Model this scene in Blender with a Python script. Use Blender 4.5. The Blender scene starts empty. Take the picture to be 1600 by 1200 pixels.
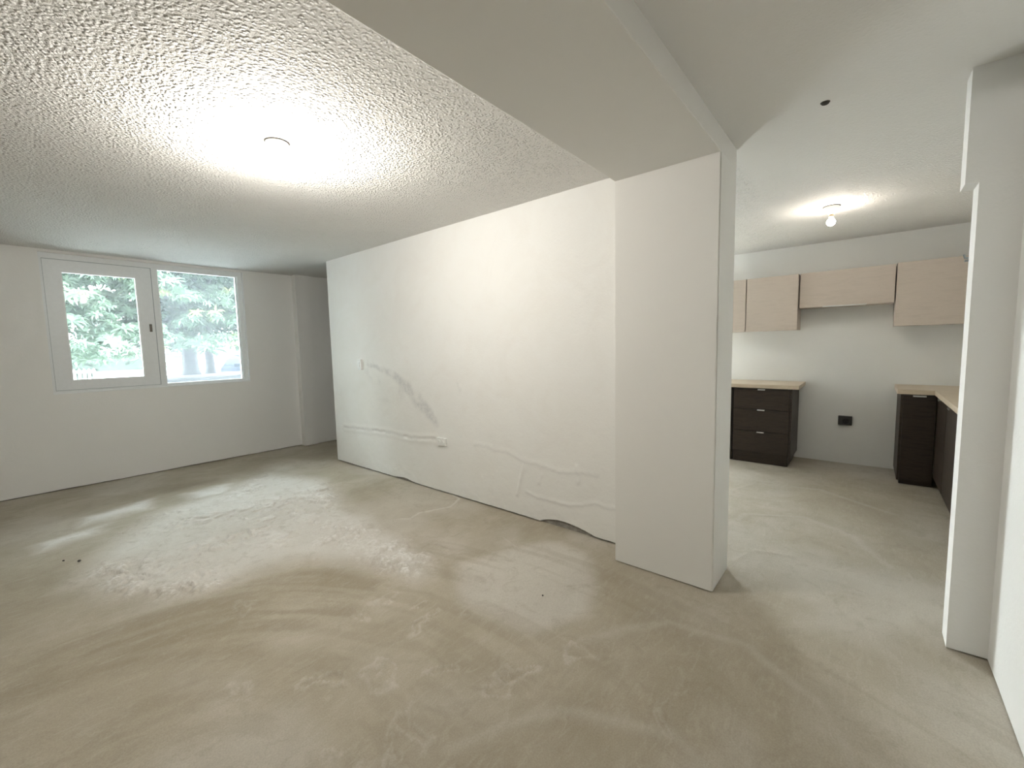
import bpy, bmesh, math, random
import numpy as np
from mathutils import Vector, Matrix

# ------------------------------------------------------------------ camera, sky, exposure
scene = bpy.context.scene
COL = scene.collection
H = 1.45
YAW, PITCH, ROLL, FPX = 0.6959, -0.0883, -0.0221, 664.6

def make_camera():
    f = Vector((math.cos(YAW)*math.cos(PITCH), math.sin(YAW)*math.cos(PITCH), math.sin(PITCH)))
    r = f.cross(Vector((0, 0, 1))).normalized(); u = r.cross(f)
    r2 = math.cos(ROLL)*r + math.sin(ROLL)*u
    u2 = -math.sin(ROLL)*r + math.cos(ROLL)*u
    cd = bpy.data.cameras.new('camera'); co = bpy.data.objects.new('camera', cd); COL.objects.link(co)
    cd.sensor_fit = 'HORIZONTAL'; cd.sensor_width = 36.0; cd.lens = FPX/1600*36.0
    cd.clip_start = 0.02; cd.clip_end = 300
    m = Matrix((r2, u2, -f)).transposed().to_4x4(); m.translation = Vector((0, 0, H))
    co.matrix_world = m
    scene.camera = co
make_camera()

SKY = 17.0
LAMP_MAIN, LAMP_KITCHEN = 1200.0, 140.0
w = bpy.data.worlds.new('overcast_sky'); scene.world = w; w.use_nodes = True
bg = w.node_tree.nodes['Background']
bg.inputs[0].default_value = (0.89, 0.965, 1.0, 1); bg.inputs[1].default_value = SKY
vs = scene.view_settings
vs.view_transform = 'Standard'; vs.look = 'None'; vs.gamma = 1.0; vs.use_curve_mapping = False
vs.exposure = 0.65

# ------------------------------------------------------------------ helpers
rnd = random.Random(7)

class G:
    """node graph helper"""
    def __init__(s, name):
        s.m = bpy.data.materials.new(name); s.m.use_nodes = True
        s.t = s.m.node_tree; s.b = s.t.nodes['Principled BSDF']; s.out = s.t.nodes['Material Output']
    def n(s, typ, **kw):
        nd = s.t.nodes.new(typ)
        for k, v in kw.items():
            if k.startswith('_'): setattr(nd, k[1:], v)
            else: nd.inputs[k.replace('__', ' ')].default_value = v
        return nd
    def l(s, a, b): s.t.links.new(a, b)
    def coords(s, scale=(1, 1, 1)):
        tc = s.n('ShaderNodeNewGeometry'); mp = s.n('ShaderNodeMapping')
        mp.inputs['Scale'].default_value = scale
        s.l(tc.outputs['Position'], mp.inputs[0]); return mp.outputs[0]
    def noise(s, vec, scale, detail=3, rough=.55, dist=0):
        nd = s.n('ShaderNodeTexNoise', Scale=scale, Detail=detail, Roughness=rough, Distortion=dist)
        s.l(vec, nd.inputs['Vector']); return nd.outputs['Fac']
    def ramp(s, fac, stops):
        nd = s.n('ShaderNodeValToRGB'); e = nd.color_ramp.elements
        while len(e) < len(stops): e.new(.5)
        for i, (p, c) in enumerate(stops):
            e[i].position = p; e[i].color = (*c, 1) if len(c) == 3 else c
        s.l(fac, nd.inputs[0]); return nd.outputs[0]
    def mix(s, fac, a, b, mode='MIX'):
        nd = s.n('ShaderNodeMix', _data_type='RGBA', _blend_type=mode)
        for sock, v in ((nd.inputs[0], fac), (nd.inputs[6], a), (nd.inputs[7], b)):
            if hasattr(v, 'is_output'): s.l(v, sock)
            else: sock.default_value = v if not isinstance(v, tuple) or len(v) == 4 else (*v, 1)
        return nd.outputs[2]
    def math(s, op, a, b=None):
        nd = s.n('ShaderNodeMath', _operation=op)
        for i, v in enumerate((a, b)):
            if v is None: continue
            if hasattr(v, 'is_output'): s.l(v, nd.inputs[i])
            else: nd.inputs[i].default_value = v
        return nd.outputs[0]
    def bump(s, h, strength, dist, prev=None):
        nd = s.n('ShaderNodeBump', Strength=strength if not hasattr(strength, 'is_output') else 1.0, Distance=dist)
        if hasattr(strength, 'is_output'): s.l(strength, nd.inputs['Strength'])
        s.l(h, nd.inputs['Height'])
        if prev: s.l(prev, nd.inputs['Normal'])
        return nd.outputs[0]
    def color(s, c):
        if hasattr(c, 'is_output'): s.l(c, s.b.inputs['Base Color'])
        else: s.b.inputs['Base Color'].default_value = (*c, 1)
    def fin(s, rough=.6, metal=0, normal=None, spec=None):
        s.b.inputs['Roughness'].default_value = rough; s.b.inputs['Metallic'].default_value = metal
        if spec is not None: s.b.inputs['Specular IOR Level'].default_value = spec
        if normal: s.l(normal, s.b.inputs['Normal'])
        return s.m

M = {}
def simple(name, c, rough=.5, metal=0, var=.06, scale=30, spec=None):
    g = G(name); v = g.coords()
    f = g.noise(v, scale, 3)
    g.color(g.ramp(f, [(.3, tuple(x*(1-var) for x in c)), (.7, tuple(min(1, x*(1+var)) for x in c))]))
    M[name] = g.fin(rough, metal, spec=spec); return M[name]

def plaster(name, c, bump=.5, patch=.04):
    g = G(name); v = g.coords()
    f = g.noise(v, 1.3, 4, .6, .4)
    f2 = g.noise(v, 9, 4, .6)
    col = g.mix(f, tuple(x*(1-patch) for x in c), tuple(min(.95, x*(1+patch*.6)) for x in c))
    col = g.mix(g.math('MULTIPLY', f2, .25), col, tuple(x*.93 for x in c))
    g.color(col)
    n1 = g.bump(g.noise(v, 5, 4, .6), bump*.35, .02)
    n2 = g.bump(g.noise(v, 70, 3, .6), bump, .0016, n1)
    M[name] = g.fin(.75, normal=n2, spec=.25)
plaster('wall_white', (.85, .845, .815))
plaster('column_white', (.83, .815, .775), .22, .015)
plaster('beam_white', (.83, .815, .775), .2, .015)
plaster('kitchen_wall', (.85, .845, .815), .4, .03)

def partition_material():
    g = G('partition_plaster'); v = g.coords()
    a = g.n('ShaderNodeVertexColor', _layer_name='stain')
    sp = g.n('ShaderNodeSeparateColor'); g.l(a.outputs[0], sp.inputs[0])
    f = g.noise(v, 1.1, 4, .6, .6)
    col = g.mix(f, (.86, .845, .80), (.88, .88, .86))
    blot = g.ramp(g.noise(v, 2.4, 5, .65, 1.0), [(.46, (0, 0, 0)), (.72, (1, 1, 1))])
    col = g.mix(g.math('MULTIPLY', blot, .3), col, (.80, .77, .72))
    brk = g.ramp(g.noise(v, 26, 5, .7), [(.35, (0, 0, 0)), (.62, (1, 1, 1))])
    col = g.mix(g.math('MULTIPLY', sp.outputs[0], g.math('ADD', g.math('MULTIPLY', brk, .7), .3)), col, (.56, .56, .555))
    g.color(col)
    n1 = g.bump(g.noise(v, 6, 5, .6), .3, .012)
    n2 = g.bump(g.noise(v, 55, 4, .65), .5, .0022, n1)
    M['partition_plaster'] = g.fin(.8, normal=n2, spec=.2)
partition_material()

simple('bare_concrete', (.30, .28, .25), .9, var=.25, scale=25)

def ceiling_material():
    g = G('ceiling_texture'); v = g.coords()
    col = g.mix(g.noise(v, 3, 4), (.78, .765, .73), (.82, .805, .77))
    g.color(col)
    # popcorn fades out over the smooth strip beside the beam (y < 0.64 and x < 2.9)
    geo = g.n('ShaderNodeNewGeometry'); sx = g.n('ShaderNodeSeparateXYZ'); g.l(geo.outputs['Position'], sx.inputs[0])
    my = g.n('ShaderNodeMapRange'); g.l(sx.outputs[1], my.inputs[0])
    my.inputs[1].default_value = .63; my.inputs[2].default_value = .70
    mx = g.n('ShaderNodeMapRange'); g.l(sx.outputs[0], mx.inputs[0])
    mx.inputs[1].default_value = 3.0; mx.inputs[2].default_value = 3.9; mx.inputs[4].default_value = .7
    fac = g.math('MAXIMUM', my.outputs[0], mx.outputs[0])
    fac = g.math('MAXIMUM', fac, .12)
    vo = g.n('ShaderNodeTexVoronoi', _feature='F1', Scale=58.0, Randomness=1.0)
    warp = g.n('ShaderNodeTexNoise', Scale=70.0, Detail=2.0)
    g.l(v, warp.inputs['Vector'])
    wv = g.n('ShaderNodeVectorMath', _operation='MULTIPLY_ADD')
    g.l(warp.outputs['Color'], wv.inputs[0]); wv.inputs[1].default_value = (.012, .012, .012); g.l(v, wv.inputs[2])
    g.l(wv.outputs[0], vo.inputs['Vector'])
    mr = g.n('ShaderNodeMapRange', _interpolation_type='SMOOTHSTEP'); g.l(vo.outputs['Distance'], mr.inputs[0])
    mr.inputs[1].default_value = .12; mr.inputs[2].default_value = .62; mr.inputs[3].default_value = 1; mr.inputs[4].default_value = 0
    inv = g.math('MULTIPLY', mr.outputs[0], g.ramp(g.noise(v, 24, 2), [(.35, (.25, .25, .25)), (.6, (1, 1, 1))]))
    hh = g.math('ADD', g.math('MULTIPLY', inv, 1.0), g.math('MULTIPLY', g.noise(v, 95, 3, .65), .7))
    n = g.bump(hh, fac, .0075)
    M['ceiling_texture'] = g.fin(.8, normal=n, spec=.25)
ceiling_material()

def floor_material():
    g = G('floor_screed'); v = g.coords()
    a = g.n('ShaderNodeVertexColor', _layer_name='stain')
    sp = g.n('ShaderNodeSeparateColor'); g.l(a.outputs[0], sp.inputs[0])
    light, brown, rough = sp.outputs[0], sp.outputs[1], sp.outputs[2]
    base = g.ramp(g.noise(v, 1.4, 6, .62, .8), [(.3, (.38, .335, .255)), (.5, (.44, .395, .31)), (.72, (.52, .475, .39))])
    col = g.mix(light, base, (.86, .855, .83))
    col = g.mix(brown, col, (.31, .265, .19))
    sp2 = g.noise(v, 5.5, 6, .7, 1.6)
    col = g.mix(g.math('MULTIPLY', g.ramp(sp2, [(.52, (0, 0, 0)), (.72, (1, 1, 1))]), .42), col, (.33, .29, .22))
    sw = g.noise(g.coords((1, 3.2, 1)), 9, 5, .6, 1.2)
    col = g.mix(g.math('MULTIPLY', g.ramp(sw, [(.5, (0, 0, 0)), (.75, (1, 1, 1))]), .28), col, (.60, .57, .50))
    fine = g.noise(v, 160, 4, .7)
    col = g.mix(1.0, col, g.ramp(fine, [(.35, (.84, .83, .82)), (.65, (1, 1, 1))]), 'MULTIPLY')
    col = g.mix(g.math('MULTIPLY', rough, g.ramp(g.noise(v, 38, 5, .7), [(.4, (0, 0, 0)), (.65, (1, 1, 1))])), col, (.86, .855, .83))
    g.color(col)
    n1 = g.bump(g.noise(v, 14, 5, .6, .8), .25, .008)
    n2 = g.bump(g.noise(v, 120, 4, .7), .35, .0016, n1)
    M['floor_screed'] = g.fin(.72, normal=n2, spec=.3)
floor_material()

def wood(name, c1, c2, axis_scale, rough=.45, spec=.35):
    g = G(name); v = g.coords(axis_scale)
    f = g.noise(v, 6, 6, .65, .6)
    g.color(g.ramp(f, [(.3, c1), (.55, c2), (.75, c1)]))
    M[name] = g.fin(rough, normal=g.bump(f, .15, .001), spec=spec)
wood('walnut_dark', (.017, .011, .008), (.042, .029, .020), (1, 1, 9))
wood('walnut_carcass', (.020, .014, .010), (.038, .028, .020), (1, 1, 9))
wood('counter_oak', (.56, .46, .34), (.66, .56, .43), (3, .8, 3), .4)
wood('taupe_laminate', (.56, .485, .42), (.61, .53, .46), (1, 1, 6), .5)
simple('aluminium', (.72, .71, .69), .3, 1.0, .03)
simple('plastic_white', (.82, .82, .80), .35, 0, .02)
simple('plastic_socket', (.55, .55, .53), .45, 0, .02)
simple('plastic_black', (.022, .02, .018), .4, 0, .1)
simple('plastic_hole', (.004, .004, .004), .6)
simple('frame_white', (.80, .82, .82), .4, 0, .02)
simple('bead_white', (.86, .88, .88), .4, 0, .02)
simple('gasket_grey', (.30, .34, .35), .6, 0, .05)
simple('latch_bronze', (.16, .15, .13), .4, .5, .1)
simple('porcelain', (.80, .78, .74), .3, 0, .02)
simple('brass', (.62, .48, .30), .35, 1.0, .05)
simple('rust', (.05, .045, .035), .85, 0, .3)
simple('pebble_dark', (.05, .045, .04), .8, 0, .2, 300)
simple('leaf_green', (.16, .30, .13), .45, 0, .35, 2.0)
simple('bark', (.10, .098, .108), .9, 0, .3, 8)
simple('soil', (.09, .086, .095), .95, 0, .3, 6)
simple('paving', (.42, .43, .44), .8, 0, .08, 1.5)
simple('house_white', (.75, .75, .75), .8, 0, .03, 2)
simple('house_roof', (.35, .33, .34), .8, 0, .1, 4)
simple('window_dark', (.07, .08, .09), .2, 0, .1)
simple('louvre_grey', (.15, .16, .17), .5, 0, .05)
simple('car_paint', (.028, .032, .042), .7, 0, .05, 3, spec=0.0)
simple('car_glass', (.045, .052, .06), .6, 0, .05, spec=0.0)
simple('tyre', (.02, .02, .02), .8)
simple('headlight', (.80, .83, .86), .15, 0, .02)
simple('hub_grey', (.45, .46, .48), .35, .8)
simple('picket_white', (.78, .79, .80), .6, 0, .03)
simple('hedge_green', (.06, .08, .065), .6, 0, .4, 5)

def leaf_material(name, c, tr):
    g = G(name)
    oi = g.n('ShaderNodeObjectInfo')
    hue = g.n('ShaderNodeHueSaturation'); hue.inputs['Color'].default_value = (*c, 1)
    g.l(g.math('ADD', g.math('MULTIPLY', oi.outputs['Random'], .5), .72), hue.inputs['Value'])
    g.l(g.math('ADD', g.math('MULTIPLY', oi.outputs['Random'], .05), .475), hue.inputs['Hue'])
    g.l(hue.outputs[0], g.b.inputs['Base Color']); g.b.inputs['Roughness'].default_value = .4
    t = g.n('ShaderNodeBsdfTranslucent'); g.l(hue.outputs[0], t.inputs[0])
    mx = g.n('ShaderNodeMixShader'); mx.inputs[0].default_value = tr
    g.l(g.b.outputs[0], mx.inputs[1]); g.l(t.outputs[0], mx.inputs[2]); g.l(mx.outputs[0], g.out.inputs[0])
    M[name] = g.m
leaf_material('mango_leaf', (.19, .27, .19), .3)
leaf_material('mango_leaf_young', (.33, .37, .16), .3)

def glass_material(name, haze, tint):
    g = G(name); g.t.nodes.remove(g.b)
    tr = g.n('ShaderNodeBsdfTransparent'); tr.inputs[0].default_value = (*tint, 1)
    gl = g.n('ShaderNodeBsdfGlossy'); gl.inputs['Roughness'].default_value = .02
    gl.inputs[0].default_value = (1, 1, 1, 1)
    fr = g.n('ShaderNodeFresnel'); fr.inputs[0].default_value = 1.3
    m1 = g.n('ShaderNodeMixShader'); g.l(fr.outputs[0], m1.inputs[0]); g.l(tr.outputs[0], m1.inputs[1]); g.l(gl.outputs[0], m1.inputs[2])
    tl = g.n('ShaderNodeBsdfTranslucent'); tl.inputs[0].default_value = (.86, .93, .97, 1)
    v = g.coords(); nz = g.noise(v, 5, 4, .6)
    fac = g.math('MULTIPLY', g.math('ADD', g.math('MULTIPLY', nz, .5), .75), haze)
    m2 = g.n('ShaderNodeMixShader'); g.l(fac, m2.inputs[0]); g.l(m1.outputs[0], m2.inputs[1]); g.l(tl.outputs[0], m2.inputs[2])
    g.l(m2.outputs[0], g.out.inputs[0]); M[name] = g.m
glass_material('glass_clear', .025, (.96, .99, .985))
glass_material('glass_hazy', .045, (.95, .985, .99))

def emission(name, c, s):
    g = G(name); g.t.nodes.remove(g.b)
    e = g.n('ShaderNodeEmission'); e.inputs[0].default_value = (*c, 1); e.inputs[1].default_value = s
    g.l(e.outputs[0], g.out.inputs[0]); M[name] = g.m
emission('bulb_glow', (1.0, .96, .90), LAMP_MAIN)
emission('bulb_glow_kitchen', (1.0, .90, .79), LAMP_KITCHEN)

def bx(bm, x0, x1, y0, y1, z0, z1, mat=0):
    vs_ = [bm.verts.new((x, y, z)) for x in (x0, x1) for y in (y0, y1) for z in (z0, z1)]
    for q in ((0, 1, 3, 2), (4, 6, 7, 5), (0, 4, 5, 1), (2, 3, 7, 6), (0, 2, 6, 4), (1, 5, 7, 3)):
        f = bm.faces.new([vs_[i] for i in q]); f.material_index = mat
    return vs_

def box(x0, x1, y0, y1, z0, z1, bevel=0, seg=2):
    bm = bmesh.new(); bx(bm, min(x0, x1), max(x0, x1), min(y0, y1), max(y0, y1), min(z0, z1), max(z0, z1))
    if bevel: bmesh.ops.bevel(bm, geom=bm.edges[:], offset=bevel, segments=seg, affect='EDGES', profile=.6)
    return bm

def lathe(profile, seg=24, center=(0, 0, 0), axis='z'):
    bm = bmesh.new(); rings = []
    for r, h in profile:
        ring = []
        for i in range(seg):
            a = 2*math.pi*i/seg; c, s = r*math.cos(a), r*math.sin(a)
            p = {'z': (c, s, h), 'x': (h, c, s), 'y': (c, h, s)}[axis]
            ring.append(bm.verts.new((p[0]+center[0], p[1]+center[1], p[2]+center[2])))
        rings.append(ring)
    for a, b in zip(rings, rings[1:]):
        for i in range(seg):
            bm.faces.new((a[i], a[(i+1) % seg], b[(i+1) % seg], b[i]))
    if profile[0][0] > 1e-6: bm.faces.new(rings[0][::-1])
    if profile[-1][0] > 1e-6: bm.faces.new(rings[-1])
    bmesh.ops.remove_doubles(bm, verts=bm.verts[:], dist=1e-6)
    bmesh.ops.recalc_face_normals(bm, faces=bm.faces[:])
    return bm

def tube(bm, pts, rads, seg=8):
    rings = []
    for i, p in enumerate(pts):
        p = Vector(p); d = (Vector(pts[min(i+1, len(pts)-1)]) - Vector(pts[max(i-1, 0)])).normalized()
        s = d.cross(Vector((0.31, .95, .05))).normalized(); t = d.cross(s)
        rings.append([bm.verts.new(p + rads[i]*(math.cos(2*math.pi*k/seg)*s + math.sin(2*math.pi*k/seg)*t)) for k in range(seg)])
    for a, b in zip(rings, rings[1:]):
        for i in range(seg): bm.faces.new((a[i], a[(i+1) % seg], b[(i+1) % seg], b[i]))
    bm.faces.new(rings[0][::-1]); bm.faces.new(rings[-1])

def obj(name, bm, mats, parent=None, smooth=False, label=None):
    """one mesh object; world-space geometry is moved into the parent's frame"""
    bmesh.ops.recalc_face_normals(bm, faces=bm.faces[:])
    me = bpy.data.meshes.new(name)
    off = Vector((0, 0, 0))
    if parent is not None:
        p = parent
        while p is not None: off += p.location; p = p.parent
        bmesh.ops.translate(bm, verts=bm.verts[:], vec=-off)
    bm.to_mesh(me); bm.free()
    for m in (mats if isinstance(mats, (list, tuple)) else [mats]): me.materials.append(M[m])
    if smooth:
        for p in me.polygons: p.use_smooth = True
    o = bpy.data.objects.new(name, me); COL.objects.link(o)
    if parent is not None: o.parent = parent
    if label: o['label'] = label
    return o

def tag(o, label, cat, group=None):
    o['label'] = label; o['category'] = cat
    if group: o['group'] = group
    return o

def thing(name, loc, label, cat, group=None):
    o = bpy.data.objects.new(name, None); COL.objects.link(o); o.location = loc
    o.empty_display_size = .1
    return tag(o, label, cat, group)

def struct(o, label=None):
    o['kind'] = 'structure'
    if label: o['label'] = label
    return o

# value noise for height fields
def vnoise(x, y, scale, seed):
    r = np.random.RandomState(seed); T = r.rand(64, 64)
    X = x*scale; Y = y*scale
    xi = np.floor(X).astype(int); yi = np.floor(Y).astype(int)
    fx = X-xi; fy = Y-yi
    fx = fx*fx*fx*(fx*(fx*6-15)+10); fy = fy*fy*fy*(fy*(fy*6-15)+10)
    g = lambda a, b: T[a % 64, b % 64]
    return (g(xi, yi)*(1-fx)+g(xi+1, yi)*fx)*(1-fy)+(g(xi, yi+1)*(1-fx)+g(xi+1, yi+1)*fx)*fy
def fbm(x, y, scale, seed, octv=4):
    s = 0; a = 1; t = 0
    for i in range(octv):
        s = s+a*vnoise(x, y, scale*2**i, seed+i*13); t += a; a *= .5
    return s/t
def poly_sdf(x, y, P):
    """signed distance (negative inside) to polygon"""
    d = np.full(x.shape, 1e9); inside = np.zeros(x.shape, bool); n = len(P)
    for i in range(n):
        (ax, ay), (bx_, by) = P[i], P[(i+1) % n]
        ex, ey = bx_-ax, by-ay
        t = np.clip(((x-ax)*ex+(y-ay)*ey)/(ex*ex+ey*ey), 0, 1)
        d = np.minimum(d, (x-ax-t*ex)**2+(y-ay-t*ey)**2)
        c = ((ay > y) != (by > y)) & (x < (bx_-ax)*(y-ay)/((by-ay) if by != ay else 1e-9)+ax)
        inside ^= c
    d = np.sqrt(d); return np.where(inside, -d, d)
def line_dist(x, y, P):
    d = np.full(x.shape, 1e9)
    for (ax, ay), (bx_, by) in zip(P, P[1:]):
        ex, ey = bx_-ax, by-ay
        t = np.clip(((x-ax)*ex+(y-ay)*ey)/(ex*ex+ey*ey), 0, 1)
        d = np.minimum(d, (x-ax-t*ex)**2+(y-ay-t*ey)**2)
    return np.sqrt(d)
def sstep(a, b, v):
    t = np.clip((v-a)/(b-a), 0, 1); return t*t*(3-2*t)

def grid_object(name, P, stain, mats, flip=False):
    """P: (n,m,3) points -> mesh object with a 'stain' colour attribute"""
    n, m = P.shape[:2]
    me = bpy.data.meshes.new(name)
    idx = np.arange(n*m).reshape(n, m)
    q = np.stack([idx[:-1, :-1], idx[1:, :-1], idx[1:, 1:], idx[:-1, 1:]], -1).reshape(-1, 4)
    if flip: q = q[:, ::-1]
    me.vertices.add(n*m); me.vertices.foreach_set('co', P.reshape(-1).astype(np.float32))
    me.loops.add(q.size); me.loops.foreach_set('vertex_index', q.reshape(-1).astype(np.int32))
    me.polygons.add(len(q)); me.polygons.foreach_set('loop_start', (np.arange(len(q))*4).astype(np.int32))
    me.polygons.foreach_set('loop_total', np.full(len(q), 4, np.int32))
    me.update(calc_edges=True)
    me.polygons.foreach_set('use_smooth', np.ones(len(q), bool))
    if stain is not None:
        at = me.color_attributes.new('stain', 'FLOAT_COLOR', 'POINT')
        c = np.ones((n*m, 4), np.float32); c[:, :3] = stain.reshape(-1, 3)
        at.data.foreach_set('color', c.reshape(-1))
    for mm in mats: me.materials.append(M[mm])
    me.validate(); me.update()
    o = bpy.data.objects.new(name, me); COL.objects.link(o); return o

# ------------------------------------------------------------------ the shell
ZC = 2.573                       # ceiling
XP, YE = 2.743, 5.317            # partition face, its free end
XC0, XC1, YC0, YC1 = 2.531, 2.873, .635, 1.246   # column
ZB = 2.455                       # beam underside
YW = 6.661                       # window wall face
WX0, WX1, WZ0, WZ1 = .335, 2.226, 1.054, 2.545
XK = 6.241                       # kitchen back wall
XR, YR, YJ, TJ = 2.714, -.469, -.337, .129       # pier
XB = -2.6                       # wall behind the camera

def make_floor():
    x = np.arange(XB-.02, XK+.05, .0115); y = np.arange(-1.25, YW+.08, .0115)
    X, Y = np.meshgrid(x, y, indexing='ij')
    wx = X+.10*(fbm(X, Y, 2.2, 5)-.5); wy = Y+.10*(fbm(X, Y, 2.2, 9)-.5)
    z = .006*(fbm(X, Y, .9, 1, 3)-.5)
    light = .25*sstep(.45, .75, fbm(X, Y, 1.3, 21, 4)); brown = np.zeros_like(X); rough = np.zeros_like(X)
    # crumbly, scraped cement: a broad band of it, denser in two heaps
    wide = [(.03, 3.78), (.27, 4.3), (.45, 4.6), (.75, 5.05), (1.29, 5.25), (1.99, 5.6), (2.34, 4.67), (2.03, 3.59), (2.08, 3.26), (1.97, 2.75), (1.9, 2.25), (1.71, 2.0), (1.5, 2.04), (1.36, 2.46), (1.16, 2.84), (.91, 2.98), (.71, 2.9), (.48, 3.1), (.26, 3.33), (.16, 3.67)]
    dA = [(1.51, 4.29), (2.16, 4.34), (1.78, 3.15), (1.92, 2.65), (1.80, 2.19), (1.49, 2.1), (1.4, 2.53), (1.42, 3.11)]
    dB = [(.28, 4.1), (.65, 3.85), (.90, 3.36), (.74, 2.94), (.44, 3.15), (.24, 3.48)]
    mW = sstep(.06, -.30, poly_sdf(wx, wy, wide)); mA = sstep(.05, -.16, poly_sdf(wx, wy, dA)); mB = sstep(.05, -.16, poly_sdf(wx, wy, dB))
    flake = fbm(wx*1.0+.25*fbm(X, Y, 9, 31, 3), wy+.25*fbm(X, Y, 9, 37, 3), 12.0, 41, 4)
    ridg = 1-np.abs(2*fbm(wx, wy, 11, 51, 4)-1)
    isl = sstep(.42, .62, fbm(X, Y, 3.2, 61, 3))
    dens = np.clip(mW*(.12+.5*isl)+.85*mA*(.45+.55*isl)+.85*mB*(.45+.55*isl), 0, 1)
    z += dens*(.020*sstep(.47, .56, flake)+.014*(ridg-.75))
    crk = np.abs(fbm(wx, wy, 7, 67, 4)-.5); z -= dens*.007*np.exp(-(crk/.012)**2)
    rough = np.clip(dens*(.25+.75*sstep(.50, .62, flake)), 0, 1)*.8
    light = np.maximum(light, .62*mW);
    light *= .72+.5*fbm(X, Y, 2.6, 29, 4)
    # thin poured patch by the partition, with a curled rim
    patch = [(2.25, 4.22), (2.69, 4.3), (2.76, 3.15), (2.71, 2.96), (2.53, 2.87), (2.32, 2.94), (2.25, 2.98), (2.12, 2.94), (1.98, 3.11), (2.01, 3.62)]
    sd = poly_sdf(X+.05*(fbm(X, Y, 6, 71)-.5), Y+.05*(fbm(X, Y, 6, 75)-.5), patch)
    ins = sstep(.02, -.03, sd); z = z*(1-.85*ins)+ins*.003; rough *= 1-ins; light *= 1-.28*ins
    rim = np.exp(-(sd/.014)**2)*sstep(3.25, 3.0, Y)*sstep(1.95, 2.1, X); z += .004*rim; light = np.maximum(light, .5*rim)
    # smooth trowelled white streaks under the window
    for st in ([(1.12, 5.35), (1.5, 5.36), (1.38, 5.03), (1.1, 5.08)], [(.35, 5.35), (.85, 5.45), (.80, 5.15), (.3, 5.1)], [(.05, 4.9), (.45, 5.0), (.4, 4.75), (.05, 4.65)]):
        s2 = poly_sdf(wx+.08*(fbm(X, Y, 5, 73)-.5), wy+.12*(fbm(X, Y, 5, 77)-.5), st); i2 = sstep(.10, -.12, s2); z = z*(1-i2)+.004*sstep(.01, -.02, s2); light = np.maximum(light, .8*i2); rough *= 1-i2
    # big brushed sweeps (browner) in front of the rough band
    arc = [(-.9, 3.3), (.34, 3.09), (.61, 3.02), (.91, 2.98), (1.16, 2.84), (1.34, 2.58), (1.44, 2.29), (1.26, 2.19), (1.13, 2.07), (.87, 2.18), (.71, 2.32), (.49, 2.52), (.27, 2.66), (-.9, 3.0)]
    sa = poly_sdf(wx, wy, arc); ia = sstep(.03, -.07, sa)*sstep(-.5, .45, X)
    cx, cy = .15, 1.35; R = np.hypot(X-cx, (Y-cy)*.78); A = np.arctan2(Y-cy, X-cx)
    brush = fbm(R*1.0+.02*fbm(X, Y, 5, 81), A*.12, 26, 83, 3)
    brown = np.maximum(brown, ia*(.18+.45*sstep(.30, .70, brush))); light *= 1-.72*ia; rough *= 1-ia
    z = z*(1-ia)+ia*(-.004+.003*brush)
    z += .004*np.exp(-(sa/.02)**2)*(fbm(X, Y, 4, 91) > .42)
    arc2 = [(-.2, 2.95), (.29, 2.74), (.55, 2.50), (.77, 2.32), (.73, 2.14), (.64, 2.12), (.52, 2.34), (.26, 2.55), (-.2, 2.7)]
    i3 = sstep(.05, -.12, poly_sdf(wx, wy, arc2)); brown = np.maximum(brown, .55*i3); z -= .004*i3
    sw = sstep(.50, .68, fbm(R, A*.15, 14, 95, 4))*sstep(2.9, 2.2, Y)*(X < 2.4)
    brown = np.maximum(brown, .25*sw)
    # fans of screed near the column and through to the kitchen
    fan = [(1.83, 2.13), (2.05, 2.04), (2.28, 1.94), (2.52, 1.82), (2.59, 1.69), (2.54, 1.45), (2.36, 1.28), (2.18, 1.16), (1.88, 1.05), (1.55, 1.2), (1.5, 1.7)]
    sf = poly_sdf(wx, wy, fan); iff = sstep(.02, -.12, sf); light = np.maximum(light, .35*iff); z += .003*sstep(.01, -.03, sf)
    light = np.maximum(light, .30*np.exp(-(line_dist(X, Y, [(2.34, 2.07), (2.14, 1.51)])/.012)**2))
    arcs = [[(3.0, .62), (3.22, .54), (3.28, .32), (3.12, .11), (2.85, -.02), (2.56, -.11), (2.3, -.26)],
            [(3.1, .9), (3.9, .75), (4.1, .35), (3.9, .0), (3.5, -.2)], [(4.2, 1.0), (4.9, .8), (5.0, .3), (4.6, -.2)],
            [(1.7, 1.0), (2.1, .75), (2.2, .4), (2.0, .1), (1.6, -.1)], [(.9, 1.1), (1.3, .9), (1.5, .5), (1.3, .1)]]
    for k, L in enumerate(arcs):
        ld = line_dist(wx, wy, L); a = np.exp(-(ld/.03)**2); light = np.maximum(light, .17*a); z += .0025*np.exp(-(ld/.02)**2)
        nb = sstep(.25, .02, poly_sdf(wx, wy, L)); brown = np.maximum(brown, .18*nb)
    # small dents, drips and scuffs of trodden cement
    rr = np.random.RandomState(3)
    spots = [(.77, 2.67, .09), (1.13, 2.07, .07), (.99, 1.62, .09), (1.16, 1.42, .06), (.80, 1.78, .10), (.55, 2.0, .08), (1.55, 1.62, .06), (1.9, 1.8, .05), (2.0, 1.35, .05), (1.3, 1.75, .07), (1.93, 2.31, .07), (.9, 1.3, .12), (1.35, 1.15, .10), (.45, 1.55, .10)]
    spots += [(rr.uniform(.2, 2.4), rr.uniform(.5, 2.3), rr.uniform(.03, .09)) for _ in range(20)]
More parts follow.
